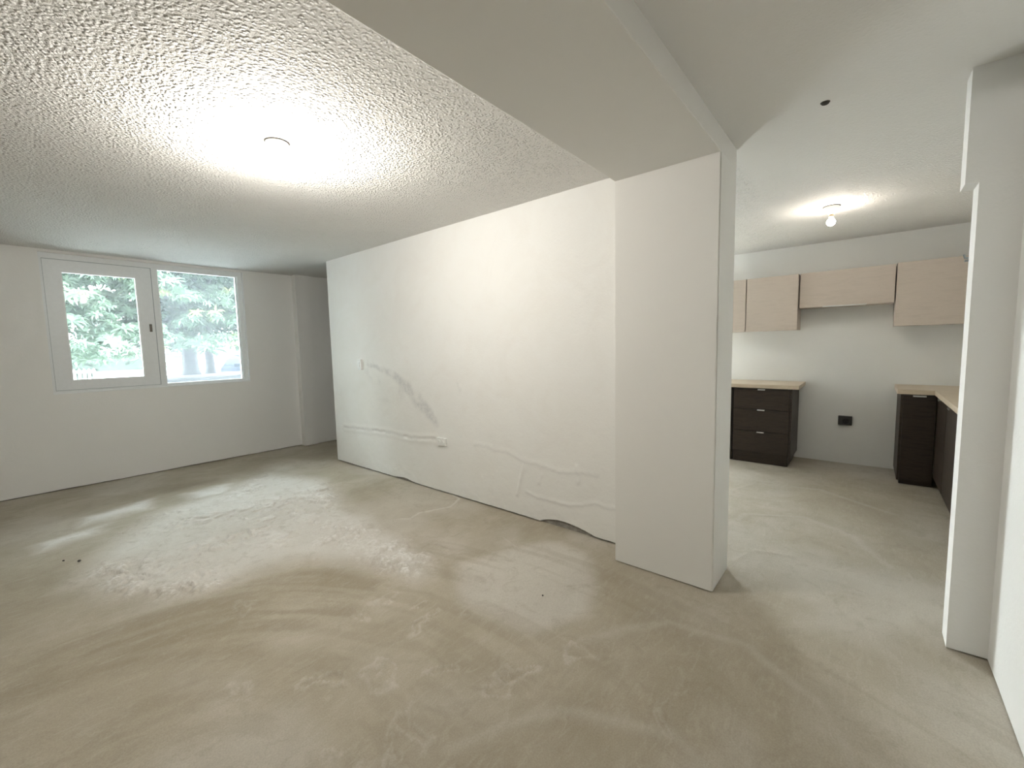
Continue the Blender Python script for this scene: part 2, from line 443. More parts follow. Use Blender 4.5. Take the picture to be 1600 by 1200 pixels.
    for sx, sy, sr in spots:
        m = (np.abs(X-sx) < 3*sr) & (np.abs(Y-sy) < 3*sr)
        if not m.any(): continue
        th = rr.uniform(0, 3.14); dx = X[m]-sx; dy = Y[m]-sy
        u = (dx*math.cos(th)+dy*math.sin(th)); v = (-dx*math.sin(th)+dy*math.cos(th))*rr.uniform(1.8, 3.5)
        u = u+1.6*sr*(fbm(X[m], Y[m], 10, 101, 4)-.5); v = v+4.0*sr*(fbm(X[m], Y[m], 13, 103, 4)-.5)
        d = np.hypot(u, v); s = rr.choice([-1, 1])
        z[m] += s*.005*sstep(sr, sr*.55, d)+.0035*np.exp(-((d-sr)/(.18*sr))**2)
        lm = .22*np.exp(-((d-sr)/(.22*sr))**2); light[m] = np.maximum(light[m], lm)
    # keep the floor just under the wall feet
    z = z-max(0, float(z.max())-.014)*.0
    P = np.stack([X, Y, z], -1)
    o = grid_object('floor', P, np.clip(np.stack([light, brown, rough], -1), 0, 1), ['floor_screed'])
    struct(o, 'raw tan cement screed floor with scraped rough patches')
make_floor()

# ceiling slab and beam
struct(obj('ceiling', box(XB-.1, XK+.1, -1.3, YW+.15, ZC, ZC+.12), 'ceiling_texture'), 'white popcorn textured ceiling')
struct(obj('ceiling_beam', box(XB, XC1, YC0, YC1, ZB, ZC+.02, .006), 'beam_white'), 'smooth white dropped ceiling beam running to the column')

def column():
    bm = bmesh.new()
    n = 24
    # ragged foot: thin plaster column standing over a dark joint
    bx(bm, XC0, XC1, YC0, YC1, .006, ZB+.001)
    bmesh.ops.bevel(bm, geom=[e for e in bm.edges if abs((e.verts[0].co-e.verts[1].co).normalized().z) > .9], offset=.005, segments=2, affect='EDGES')
    bx(bm, XC0+.02, XC1-.02, YC0+.02, YC1-.02, -.02, .01, 1)
    return struct(obj('wall_column', bm, ['column_white', 'bare_concrete']), 'smooth white square column under the beam')
column()

def partition():
    ys = np.linspace(YC1-.12, YE, 420); zs = np.linspace(0, 1, 175)
    Yg, T = np.meshgrid(ys, zs, indexing='ij')
    r = np.random.RandomState(11)
    bot = .007+.008*fbm(ys, ys*0, 2.5, 17, 3)+.004*fbm(ys, ys*0, 20, 19, 3)
    bot = bot+.022*np.exp(-((ys-3.86)/.13)**2)
    bot = bot+.047*np.where((ys > 1.50) & (ys < 2.02), np.sin(np.pi*np.clip((2.02-ys)/.52, 0, 1)**.8), 0)
    Z = bot[:, None]+(ZC+.01-bot[:, None])*T**1.25
    h = .010*(fbm(Yg, Z, .9, 23, 3)-.5)+.004*(fbm(Yg, Z, 6, 29, 4)-.5)
    st = np.zeros_like(h)
    wy = Yg+.06*(fbm(Yg, Z, 6, 33)-.5); wz = Z+.06*(fbm(Yg, Z, 6, 35)-.5)
    # old chase running along to the outlet
    ch = line_dist(Yg+.015*(fbm(Yg, Z, 14, 43)-.5), Z+.02*(fbm(Yg, Z, 14, 47)-.5), [(5.1, .466), (4.6, .49), (4.2, .505), (3.7, .50), (3.3, .53)])
    h += -.007*np.exp(-(ch/.012)**2)*sstep(.35, .5, fbm(Yg, Z, 8, 49))+.004*np.exp(-((ch-.03)/.02)**2)
    st = np.maximum(st, .30*np.exp(-(ch/.02)**2))
    # grey filler smear from the switch down to the outlet
    sm = line_dist(wy, wz, [(4.5, 1.28), (4.15, 1.22), (3.9, 1.13), (3.65, .97), (3.42, .83), (3.28, .70)])
    wdt = .03+.07*np.exp(-((Yg-3.6)/.45)**2)
    st = np.maximum(st, .62*sstep(1.0, .25, sm/wdt)*sstep(.30, .60, fbm(Yg, Z, 5, 57, 4)))
    st = np.maximum(st, .25*sstep(1.0, .2, line_dist(wy, wz, [(4.45, 1.22), (4.2, .95), (3.9, 1.0)])/.16)*sstep(.45, .65, fbm(Yg, Z, 6, 59, 4)))
    # skim ridges and patches low near the column
    for L, a in (([(2.17, .46), (2.19, .38), (2.24, .24), (2.27, .17)], .008), ([(1.68, .52), (1.655, .46), (1.645, .42)], .006), ([(2.0, .41), (2.02, .34)], .005), ([(2.95, 1.15), (2.93, 1.05)], .004), ([(2.75, .56), (2.4, .55), (2.1, .5), (1.85, .47), (1.5, .5)], .003), ([(2.15, .22), (1.8, .2), (1.5, .27), (1.3, .27)], .004)):
        d = line_dist(wy, wz, L); h += a*np.exp(-(d/.014)**2); st = np.maximum(st, .18*np.exp(-((d-.012)/.008)**2))
    low = sstep(.30, .05, Z)*sstep(3.0, 1.2, np.abs(Yg-2.6)); h += low*.006*(fbm(Yg, Z, 16, 63, 4)-.5)
    P = np.stack([XP-h, Yg, Z], -1)
    front = grid_object('wall_partition', P, np.stack([st, st*0, st*0], -1), ['partition_plaster', 'bare_concrete', 'wall_white'], flip=True)
    # core, end face and foot
    bm = bmesh.new(); bm.from_mesh(front.data)
    bx(bm, XP+.018, XP+.118, YC1-.12, YE-.012, -.01, ZC, 1)
    # plaster lip along the foot and the free end
    e = [bm.verts.new((XP-h[i, 0], ys[i], bot[i])) for i in range(len(ys))]
    b = [bm.verts.new((XP+.022, ys[i], bot[i]+.004)) for i in range(len(ys))]
    for i in range(len(ys)-1):
        f = bm.faces.new((e[i], e[i+1], b[i+1], b[i])); f.material_index = 1
    bx(bm, XP+.004, XP+.13, YE-.012, YE, .01, ZC, 2)
    bm.to_mesh(front.data); bm.free()
    struct(front, 'bright white uneven plastered partition wall with a wavy foot')
partition()

def ragged_slab(bm, axis, a0, a1, face, back, z1, seed, zlo=.004, amp=.014, n=90):
    """wall skin from a0..a1 along axis, with an uneven lower edge, material 0"""
    s = np.linspace(a0, a1, n); lo = zlo+amp*fbm(s+7, s*0+seed, 3.0, seed, 4)
    mk = (lambda a, d, z: (a, d, z)) if axis == 'x' else (lambda a, d, z: (d, a, z))
    rows = [[bm.verts.new(mk(a, d, z)) for a, z in ((s[i], lo[i] if k == 0 else z1) for i in range(n))] for d in (face, back) for k in (0, 1)]
    fb, ft, bb, bt = rows
    for i in range(n-1):
        bm.faces.new((fb[i], fb[i+1], ft[i+1], ft[i])); bm.faces.new((bb[i], bt[i], bt[i+1], bb[i+1]))
        bm.faces.new((fb[i], bb[i], bb[i+1], fb[i+1])); bm.faces.new((ft[i], ft[i+1], bt[i+1], bt[i]))
    bm.faces.new((fb[0], ft[0], bt[0], bb[0])); bm.faces.new((fb[-1], bb[-1], bt[-1], ft[-1]))

def window_wall():
    bm = bmesh.new(); Y0, Y1, X1 = YW, YW+.16, 4.9
    ragged_slab(bm, 'x', XB, X1, Y0, Y0+.018, WZ0-.002, 201, n=220)
    bx(bm, XB, X1, Y0+.018, Y1, -.02, WZ0, 1)
    bx(bm, XB, WX0, Y0, Y1, WZ0-.002, ZC+.01); bx(bm, WX1, X1, Y0, Y1, WZ0-.002, ZC+.01)
    bx(bm, WX0, WX1, Y0, Y1, WZ1, ZC+.01)
    bx(bm, WX0, WX1, Y0+.004, Y1, WZ0-.012, WZ0)
    ragged_slab(bm, 'x', 2.875, 3.08, YW-.13, YW-.11, ZC+.005, 205, .002, .012, 24)
    bx(bm, 2.88, 3.08, YW-.115, YW+.01, .0, ZC+.005)
    ragged_slab(bm, 'x', 3.08, X1, YW-.105, YW-.09, ZC+.005, 207, .004, .016, 60)
    bx(bm, 3.08, X1, YW-.09, YW+.01, .0, ZC+.005)
    struct(obj('wall_window', bm, ['wall_white', 'bare_concrete']), 'white plastered window wall with a shallow pilaster')
window_wall()
def simple_wall(name, x0, x1, y0, y1, label, mat='wall_white'):
    return struct(obj(name, box(x0, x1, y0, y1, -.02, ZC+.01), [mat]), label)
simple_wall('wall_back', XB-.14, XB, -1.3, YW+.16, 'white wall across the living room')
simple_wall('wall_hall_end', 4.9, 5.02, 3.0, YW+.16, 'white end wall of the passage behind the partition')
simple_wall('wall_hall_side', XP+.11, 5.0, 3.0, 3.1, 'white wall between passage and kitchen')

def right_wall():
    bm = bmesh.new()
    ragged_slab(bm, 'x', XB, XR+.05, YR, YR-.02, ZC+.005, 211, .002, .010, 120)
    bx(bm, XB, XR+.05, YR-.10, YR-.012, -.02, ZC+.005)
    struct(obj('wall_right', bm, ['wall_white', 'bare_concrete']), 'white plastered wall beside the pier')
    bm = bmesh.new()
    ragged_slab(bm, 'y', YR-.02, YJ, XR, XR+TJ, 2.10, 213, .004, .012, 20)
    bx(bm, XR, XR+TJ, YR-.02, YJ+.042, 2.10, ZC+.005)
    bx(bm, XR+.006, XR+TJ, -1.2, YR-.02, -.02, ZC+.005)
    struct(obj('wall_pier', bm, ['wall_white', 'bare_concrete']), 'narrow white pier at the kitchen opening with a thicker head')
right_wall()

def kitchen_walls():
    bm = bmesh.new()
    bx(bm, XK, XK+.12, -1.25, 3.0, -.02, ZC+.005)
    struct(obj('wall_kitchen', bm, ['kitchen_wall']), 'beige-white kitchen wall behind the cabinets')
    struct(obj('wall_kitchen_side', box(XR+TJ, XK+.1, -1.28, -1.15, -.02, ZC+.005), ['kitchen_wall']), 'kitchen side wall behind the return run of cabinets')
kitchen_walls()

# ------------------------------------------------------------------ window
def window():
    t = bpy.data.objects.new('window_1', None); COL.objects.link(t); t.location = (WX0, YW, WZ0)
    struct(t, 'pale grey sliding window with a wide framed left sash')
    yf, yb = YW+.038, YW+.11
    bm = bmesh.new()
    bx(bm, WX0, WX1, yf, yb, WZ1-.058, WZ1); bx(bm, WX0, WX1, yf, yb, WZ0, WZ0+.022)
    bx(bm, WX0, WX0+.022, yf, yb, WZ0+.022, WZ1-.058); bx(bm, WX1-.05, WX1, yf, yb, WZ0+.022, WZ1-.058)
    bx(bm, 1.245, 1.305, yf+.008, yb, WZ0+.022, WZ1-.058)
    obj('window_frame', bm, 'frame_white', t)
    # sliding sash with wide stiles
    sx0, sx1, sz0, sz1 = WX0+.022, 1.25, WZ0+.022, WZ1-.058
    gx0, gx1, gz0, gz1 = .488, 1.108, 1.178, 2.362
    bm = bmesh.new(); y0, y1 = yf+.004, yf+.044
    bx(bm, sx0, sx1, y0, y1, gz1, sz1-.004); bx(bm, sx0, sx1, y0, y1, sz0+.003, gz0)
    bx(bm, sx0, gx0, y0, y1, gz0, gz1); bx(bm, gx1, sx1-.004, y0, y1, gz0, gz1)
    sash = obj('sash', bm, 'frame_white', t)
    def bead(x0, x1, z0, z1, w, y0, y1, par):
        b = bmesh.new()
        bx(b, x0, x1, y0, y1, z1-w, z1); bx(b, x0, x1, y0, y1, z0, z0+w)
        bx(b, x0, x0+w, y0, y1, z0+w, z1-w); bx(b, x1-w, x1, y0, y1, z0+w, z1-w)
        obj('glazing_bead', b, 'bead_white', par)
    bead(gx0, gx1, gz0, gz1, .011, y0-.003, y1, sash)
    obj('pane', box(gx0+.01, gx1-.01, y0+.02, y0+.025, gz0+.01, gz1-.01), 'glass_clear', sash, label='clear glass pane of the sliding sash')
    g = bmesh.new(); w = .005
    bx(g, sx0-.004, sx1+.001, y0-.001, y0+.01, sz1-.005, sz1+.001); bx(g, sx0-.001, sx1+.001, y0-.001, y0+.01, sz0-.001, sz0+.004)
    bx(g, sx1-.005, sx1+.001, y0-.001, y0+.01, sz0+.004, sz1-.005); bx(g, sx0-.002, sx0+.003, y0-.001, y0+.01, sz0+.004, sz1-.005)
    obj('gasket', g, 'gasket_grey', sash)
    # latch
    lb = box(1.188, 1.214, y0-.016, y0, 1.722, 1.815, .006)
    la = obj('latch', lb, 'latch_bronze', sash, label='small bronze-grey latch')
    obj('latch_lever', box(1.194, 1.208, y0-.026, y0-.014, 1.745, 1.79, .004), 'latch_bronze', t)
    # fixed light
    bead(1.303, WX1-.048, WZ0+.020, WZ1-.056, .012, yf+.012, yb-.01, t)
    bm = bmesh.new(); bx(bm, WX1-.075, WX1-.066, yf+.02, yb-.01, WZ0+.03, WZ1-.07)
    obj('mullion_strip', bm, 'bead_white', t)
    obj('pane', box(1.31, WX1-.055, yf+.034, yf+.039, WZ0+.03, WZ1-.066), 'glass_hazy', t, label='hazy dusty glass pane of the fixed light')
    # painted sill edge
    obj('window_sill', box(WX0-.004, WX1+.004, YW-.006, yf+.002, WZ0-.012, WZ0+.003, .002), 'bead_white', t)
    obj('reveal_trim', box(WX1-.003, WX1+.004, YW-.003, yf, WZ0+.003, WZ1, .001), 'bead_white', t)
window()

# ------------------------------------------------------------------ lamps
def lampholder(x, y, label, glow, mark):
    t = thing('ceiling_lamp', (x, y, ZC), label, 'lamp', None)
    z = ZC
    obj('base_gasket', lathe([(.0, z), (.060, z), (.061, z-.004), (.0, z-.004)], 32, (x, y, 0)), 'rust', t)
    obj('lampholder_base', lathe([(0, z-.003), (.057, z-.003), (.059, z-.014), (.056, z-.026), (.042, z-.036), (.027, z-.044), (.025, z-.064), (.0, z-.064)], 32, (x, y, 0)), 'porcelain', t, True)
    if mark: obj('rating_mark', box(x-.014, x-.010, y-.046, y-.030, z-.0335, z-.0285), 'gasket_grey', t)
    obj('screw_collar', lathe([(0, z-.06), (.017, z-.06), (.0175, z-.068), (.0165, z-.070), (.0175, z-.073), (.0165, z-.086), (0, z-.086)], 24, (x, y, 0)), 'brass', t, True)
    prof = [(.013, z-.082), (.016, z-.094)]
    for k in range(9):
        a = .55+(math.pi-.55)*k/8; prof.append((max(0, .031*math.sin(a)), z-.130+.031*math.cos(a)))
    prof[-1] = (0.0, z-.161)
    obj('bulb', lathe(prof, 24, (x, y, 0)), glow, t, True, label='glowing warm-white bulb')
lampholder(1.05, 2.49, 'white ceiling lampholder with a glowing bare bulb in the living room', 'bulb_glow', True)
lampholder(4.62, .28, 'white ceiling lampholder with a glowing bare bulb in the kitchen', 'bulb_glow_kitchen', False)

# ------------------------------------------------------------------ switch, outlets, small fittings
def switch():
    y, z = 4.63, 1.274; x = XP
    t = thing('light_switch', (x, y, z), 'white single rocker light switch on the bright partition wall', 'switch')
    obj('plate', box(x-.026, x+.006, y-.036, y+.036, z-.062, z+.062, .004), 'plastic_white', t)
    obj('rocker', box(x-.033, x-.022, y-.012, y+.012, z-.028, z+.028, .003), 'plastic_white', t)
    for s in (-1, 1): obj('screw', lathe([(0, -.028), (.003, -.028), (.003, -.024), (0, -.024)], 10, (x, y, z+s*.048), 'x'), 'plastic_socket', t)
switch()
def outlet():
    y, z = 3.20, .527; x = XP
    t = thing('power_outlet', (x, y, z), 'white double power outlet set sideways low on the partition wall', 'outlet')
    obj('plate', box(x-.028, x+.006, y-.062, y+.062, z-.037, z+.037, .004), 'plastic_white', t)
    for s in (-1, 1):
        f = obj('socket_face', lathe([(0, -.0315), (.015, -.0315), (.0165, -.027), (0, -.027)], 20, (x, y+s*.026, z), 'x'), 'plastic_white', t)
        for dz, in ((-.006,), (.006,)):
            obj('slot', box(x-.0325, x-.031, y+s*.026-.004, y+s*.026+.004, z+dz-.001, z+dz+.001), 'plastic_socket', f)
        obj('slot', box(x-.0325, x-.031, y+s*.026-.0095, y+s*.026-.0065, z-.002, z+.002), 'plastic_socket', f)
outlet()
def range_outlet():
    y, z = .166, .507; x = XK
    t = thing('range_outlet', (x, y, z), 'black square stove outlet on the bare kitchen wall between cabinets', 'outlet')
    obj('plate', box(x-.035, x+.004, y-.064, y+.064, z-.052, z+.052, .005), 'plastic_black', t)
    f = obj('socket_face', lathe([(0, -.039), (.030, -.039), (.033, -.034), (0, -.034)], 28, (x, y-.008, z-.006), 'x'), 'plastic_hole', t)
    for dy, dz in ((-.012, 0), (.012, 0), (0, .014)):
        obj('slot', box(x-.0405, x-.0385, y-.008+dy-.002, y-.008+dy+.002, z-.006+dz-.006, z-.006+dz+.006), 'plastic_black', f)
range_outlet()
def anchor():
    bm = lathe([(0, ZC), (.020, ZC), (.014, ZC-.008), (.006, ZC-.009), (.004, ZC-.011), (0, ZC-.0112)], 12, (2.61, .20, 0))
    tag(obj('ceiling_anchor', bm, 'rust'), 'small dark rusty anchor stub in the smooth ceiling strip', 'anchor')
    bm = bmesh.new(); tube(bm, [(XR+TJ-.002, YJ-.02, 1.80), (XR+TJ+.012, YJ+.010, 1.806), (XR+TJ+.016, YJ+.014, 1.822)], [.005, .005, .004], 8)
    bx(bm, XR+TJ-.004, XR+TJ+.012, YJ-.02, YJ+.012, 1.788, 1.796)
    tag(obj('hinge_stub', bm, 'gasket_grey'), 'small broken metal stub sticking out of the white pier edge', 'bracket')
anchor()
for i, (x, y, r) in enumerate([(.24, 4.22, .011), (.17, 4.32, .007), (1.16, 4.26, .008), (1.90, 1.39, .006)]):
    bm = bmesh.new(); bmesh.ops.create_icosphere(bm, subdivisions=2, radius=r)
    for v in bm.verts: v.co *= rnd.uniform(.7, 1.15); v.co.z *= .7
    bmesh.ops.translate(bm, verts=bm.verts[:], vec=(x, y, .004+r*.5))
    lab = ['larger dark crumb of debris on the pale cement floor', 'smaller dark crumb of debris beside the larger crumb', 'tiny dark crumb in the rough scraped cement', 'tiny dark crumb on the smooth screed near the column'][i]
    tag(obj('debris_crumb', bm, 'pebble_dark'), lab, 'debris', 'dark crumbs on the floor')

# ------------------------------------------------------------------ kitchen
XF = 5.621                      # base fronts
def tab_handle(x, y0, y1, z, par):
    """bent aluminium edge pull facing -x"""
    bm = bmesh.new(); bx(bm, x-.026, x+.001, y0, y1, z-.0025, z); bx(bm, x-.026, x-.0235, y0, y1, z-.012, z-.0025)
    obj('handle', bm, 'aluminium', par, label='bare aluminium edge pull')
def base_drawers():
    y0, y1 = .64, 1.222
    t = thing('base_cabinet', (XK-.3, (y0+y1)/2, 0), 'dark walnut base cabinet with three drawers under the pale worktop', 'cabinet', 'dark base cabinets')
    obj('body', box(XF+.021, XK-.004, y0, y1, .13, .90), 'walnut_carcass', t)
    obj('toe_kick', box(XF+.05, XK-.02, y0+.012, y1, .002, .13), 'walnut_dark', t)
    obj('end_panel', box(XF+.002, XK-.002, y0-.018, y0, .09, .90, .001), 'walnut_dark', t)
    for z0, z1 in ((.145, .388), (.393, .650), (.655, .890)):
        d = obj('drawer', box(XF, XF+.02, y0+.004, y1-.005, z0, z1, .0015), 'walnut_dark', t)
        tab_handle(XF, .885, .960, z1+.002, d)
base_drawers()
def base_door():
    y0, y1 = 1.232, 1.82
    t = thing('base_cabinet', (XK-.3, (y0+y1)/2, 0), 'dark walnut base cabinet with one door, half hidden behind the column', 'cabinet', 'dark base cabinets')
    obj('body', box(XF+.021, XK-.004, y0, y1, .13, .90), 'walnut_carcass', t)
    obj('toe_kick', box(XF+.05, XK-.02, y0, y1, .002, .13), 'walnut_dark', t)
    d = obj('door', box(XF, XF+.02, y0+.012, y1-.003, .145, .890, .0015), 'walnut_dark', t)
    tab_handle(XF, 1.252, 1.33, .892, d)
base_door()
def worktops():
    tag(obj('worktop', box(XF-.02, XK-.002, .560, 1.83, .902, .946, .003), 'counter_oak'), 'pale oak worktop over the three-drawer cabinet', 'worktop', 'oak worktops')
    bm = bmesh.new()
    pts = [(XK-.002, -1.145), (XK-.002, -.245), (XF-.02, -.245), (XF-.02, -.508), (3.72, -.508), (3.72, -1.145)]
    lo = [bm.verts.new((x, y, .902)) for x, y in pts]; hi = [bm.verts.new((x, y, .946)) for x, y in pts]
    bm.faces.new(lo[::-1]); bm.faces.new(hi)
    for i in range(6): bm.faces.new((lo[i], lo[(i+1) % 6], hi[(i+1) % 6], hi[i]))
    tag(obj('worktop', bm, 'counter_oak'), 'pale oak L-shaped worktop over the corner cabinets', 'worktop', 'oak worktops')
worktops()
def base_narrow():
    y0, y1 = -.53, -.272
    t = thing('base_cabinet', (XK-.3, (y0+y1)/2, 0), 'narrow dark walnut base cabinet with one door in the kitchen corner', 'cabinet', 'dark base cabinets')
    obj('body', box(XF+.021, XK-.004, y0, y1-.018, .11, .90), 'walnut_carcass', t)
    obj('end_panel', box(XF+.002, XK-.002, y1-.018, y1, .04, .90, .001), 'walnut_dark', t)
    obj('toe_kick', box(XF+.03, XK-.02, y0, y1-.02, .002, .11), 'walnut_dark', t)
    d = obj('door', box(XF, XF+.02, y0+.004, y1-.020, .05, .890, .0015), 'walnut_dark', t)
    tab_handle(XF, -.452, -.358, .892, d)
base_narrow()
def base_return():
    yf = -.53
    for i, (x0, x1) in enumerate(((5.02, 5.615), (4.40, 5.015), (3.75, 4.395))):
        lab = ['dark walnut return base cabinet beside the corner, facing the stove gap', 'dark walnut return base cabinet in the middle of the side run', 'dark walnut return base cabinet at the open end of the side run'][i]
        t = thing('base_cabinet', ((x0+x1)/2, -.85, 0), lab, 'cabinet', 'dark base cabinets')
        obj('body', box(x0, x1, -1.146, yf-.021, .11, .90), 'walnut_carcass', t)
        obj('toe_kick', box(x0, x1, -1.14, yf-.05, .002, .11), 'walnut_dark', t)
        d = obj('door', box(x0+.003, x1-.003, yf-.02, yf, .115, .890, .0015), 'walnut_dark', t)
        b = bmesh.new(); xm = (x0+x1)/2
        bx(b, xm-.05, xm+.05, yf-.001, yf+.026, .8895, .892); bx(b, xm-.05, xm+.05, yf+.0235, yf+.026, .880, .8895)
        obj('handle', b, 'aluminium', d, label='bare aluminium edge pull')
base_return()
XU = 5.911
def uppers():
    def unit(y0, y1, z0, z1, xf, label, doors, side=True):
        t = thing('wall_cabinet', (XK, (y0+y1)/2, z0), label, 'cabinet', 'taupe wall cabinets')
        obj('body', box(xf+.0205, XK-.002, y0, y1, z0+.002, z1), 'taupe_laminate', t)
        return t, [obj('door', box(xf, xf+.019, a+.0015, b-.0015, z0, z1-.002, .001), 'taupe_laminate', t) for a, b in doors]
    t, d = unit(.634, 1.162, 1.566, 2.204, XU, 'taupe wall cabinet over the three-drawer unit', [(.634, 1.162)])
    unit(1.169, 1.72, 1.566, 2.204, XU, 'taupe wall cabinet mostly hidden behind the column', [(1.169, 1.72)])
    t, d = unit(-.196, .622, 1.815, 2.207, XU+.03, 'short taupe lift-up wall cabinet above the stove gap', [(-.196, .622)])
    bm = bmesh.new(); x = XU+.03
    bx(bm, x-.020, x+.016, .024, .403, 1.809, 1.813); bx(bm, x-.020, x-.016, .024, .403, 1.813, 1.822)
    obj('handle', bm, 'aluminium', d[0], label='long bare aluminium edge pull')
    unit(-1.145, -.205, 1.572, 2.211, XU, 'taupe corner wall cabinet over the narrow base cabinet', [(-1.145, -.205)])
uppers()

# ------------------------------------------------------------------ outside
def outside():
    bm = bmesh.new(); bx(bm, -30, 45, YW+.4, 60, -.35, -.05); bx(bm, -30, XB-.3, -25, YW+.4, -.35, -.05); bx(bm, XK+.3, 45, -25, YW+.4, -.35, -.05); bx(bm, 5.1, XK+.3, 3.15, YW+.4, -.35, -.05)
    struct(obj('floor_outside', bm, 'paving'), 'pale paved yard outside the window')
    # earth bank carrying the trees
    x = np.linspace(-8, 16, 90); y = np.linspace(12.2, 19.5, 40); X, Y = np.meshgrid(x, y, indexing='ij')
    hgt = .84*sstep(12.2, 14.2, Y)*sstep(19.5, 17.2, Y)+.08*(fbm(X, Y, .8, 301)-.5)
    hgt *= sstep(-8, -6.5, X)*sstep(16, 14.5, X)
    hgt *= 1-.75*sstep(3.0, 1.6, X)
    bank = grid_object('earth_bank', np.stack([X, Y, hgt-.06], -1), None, ['soil'])
    struct(bank, 'dark earth bank at the feet of the mango trees')

    # leaf rosettes
    def rosette(seed):
        r = random.Random(seed); bm = bmesh.new(); n = r.randint(13, 17)
        for k in range(n):
            az = 2*math.pi*k/n+r.uniform(-.25, .25); L = r.uniform(.17, .27); wd = r.uniform(.018, .026)
            el = r.uniform(-.1, .75); droop = r.uniform(.9, 1.9)
            p = Vector((0, 0, 0)); prev = None; e = el
            side = Vector((-math.sin(az), math.cos(az), 0))
            ws = (.25, 1.0, .85, .05)
            for s in range(4):
                row = [bm.verts.new(p+side*wd*ws[s]+Vector((0, 0, .35*wd*ws[s]))), bm.verts.new(p-side*wd*ws[s]+Vector((0, 0, .35*wd*ws[s])))]
                if prev: bm.faces.new((prev[0], prev[1], row[1], row[0]))
                prev = row
                p = p+Vector((math.cos(az)*math.cos(e), math.sin(az)*math.cos(e), math.sin(e)))*L/3; e -= droop/3*(1.2 if s else .7)
        me = bpy.data.meshes.new('leaf_cluster'); bm.to_mesh(me); bm.free()
        for p in me.polygons: p.use_smooth = True
        return me
    ros = [rosette(900+i) for i in range(5)]
    ros_np = []
    for m in ros:
        c = np.zeros(len(m.vertices)*3); m.vertices.foreach_get('co', c)
        ros_np.append((c.reshape(-1, 3), np.array([list(p.vertices) for p in m.polygons])))
    for m in ros: m.materials.append(M['mango_leaf'])
    rosy = [rosette(950+i) for i in range(2)]
    for m in rosy: m.materials.append(M['mango_leaf_young'])

    trees = [dict(base=(3.72, 16.0, .70), r=.19, label='mango tree with the thicker flared trunk on the earth bank'),
             dict(base=(4.32, 16.3, .70), r=.115, label='slender mango tree beside the thicker trunk on the earth bank'),
             dict(base=(.15, 15.2, .05), r=.22, label='mango tree with low drooping boughs at the white picket fence')]
    r = random.Random(42)
    boughs = []
    # front drooping boughs in tiers; their underside is the edge of the canopy
    for k in range(290):
        bxp = r.uniform(-3.0, 7.5); byp = r.uniform(11.0, 13.4)
        base_z = 1.62 if bxp > 2.0*byp/11 else 1.22
        tier = r.randint(0, 7); bz = base_z+.12+tier*.56+r.uniform(-.12, .12)+.10*math.sin(bxp*1.7)
        boughs.append((bxp, byp, bz, r.uniform(.45, .85), .20))
    for k in range(400):
        bxp = r.uniform(-4.5, 10); byp = r.uniform(13.4, 16.5)
        boughs.append((bxp, byp, 1.75+.62*abs(byp-15)*.1+r.uniform(0, 4.6), r.uniform(.5, .9), .30))
    roots = []
    for tr in trees:
        bxp, byp, bz = tr['base']
        t = thing('mango_tree', tr['base'], tr['label'], 'tree', 'mango trees outside the window'); roots.append(t)
        bm = bmesh.new(); rr = tr['r']; lean = .25 if bxp < 4 else -.1
        pts = [(bxp, byp, bz-.15), (bxp, byp, bz+.05), (bxp+.01, byp, bz+.3), (bxp+.04*lean, byp, bz+.8), (bxp+.3*lean, byp, bz+1.6), (bxp+.5*lean, byp, bz+2.6)]
        tube(bm, pts, [rr*2.0, rr*1.55, rr*1.12, rr, rr*1.05, rr*.7], 14)
        obj('trunk', bm, 'bark', t, True)
        tr['fork'] = Vector(pts[4]); tr['n'] = 0; tr['rest'] = []; tr['root'] = t; tr['cl'] = []; tr['limb'] = []
    for (a, b, c, rad, th) in boughs:
        tr = min(trees, key=lambda q: (q['base'][0]-a)**2*1.0+r.uniform(0, 2.5))
        if r.random() < .35: tr['limb'].append((a, b, c))
        for k in range(r.randint(11, 16)):
            ang = r.uniform(0, 6.283); q = math.sqrt(r.random())
            x, y = a+rad*q*math.cos(ang), b+rad*q*math.sin(ang)*.8
            z = c+th*(1-q*q)+r.uniform(-.07, .07)-.10*q
            young = r.random() < .10
            tr['cl'].append((x, y, z, r.uniform(.72, 1.1), r.uniform(0, 6.28), r.uniform(-.5, .5), r.uniform(-.7, .1), young, r.randrange(5)))
    for tr in trees:
        # those that show largest: nearest to the window
        tr['cl'].sort(key=lambda q: q[1]+.35*abs(q[0]-.19*q[1])+.2*abs(q[2]-1.9))
        for i, (x, y, z, s, rz, rx, ry, young, k) in enumerate(tr['cl'][:290]):
            me = rosy[k % 2] if young else ros[k]
            o = bpy.data.objects.new('leaf_cluster', me); COL.objects.link(o); o.parent = tr['root']
            o.location = Vector((x, y, z))-tr['root'].location; o.scale = (s, s, s); o.rotation_euler = (rx+.25, ry*.4, rz)
        VV, FF, nv = [], [], 0
        for (x, y, z, s, rz, rx, ry, young, k) in tr['cl'][290:]:
            v, q = ros_np[k]
            mt = np.array(Matrix.Rotation(rz, 3, 'Z') @ Matrix.Rotation(rx+.2, 3, 'X'))*s*(1.1 if y < 13.5 else 2.0)
            VV.append(v @ mt.T+np.array((x, y, z))-np.array(tr['root'].location)); FF.append(q+nv); nv += len(v)
        me = bpy.data.meshes.new('foliage'); me.from_pydata(np.concatenate(VV).tolist(), [], np.concatenate(FF).tolist())
        me.materials.append(M['mango_leaf']); o = bpy.data.objects.new('foliage', me); COL.objects.link(o); o.parent = tr['root']
        o['kind'] = 'stuff'
        bm = bmesh.new()
        for (a, b, c) in tr['limb'][:26]:
            f = tr['fork']; m = f.lerp(Vector((a, b, c)), .5)+Vector((0, 0, .35))
            tube(bm, [f, m, Vector((a, b, c-.05))], [tr['r']*.42, tr['r']*.25, .02], 6)
        obj('branches', bm, 'bark', tr['root'], True)

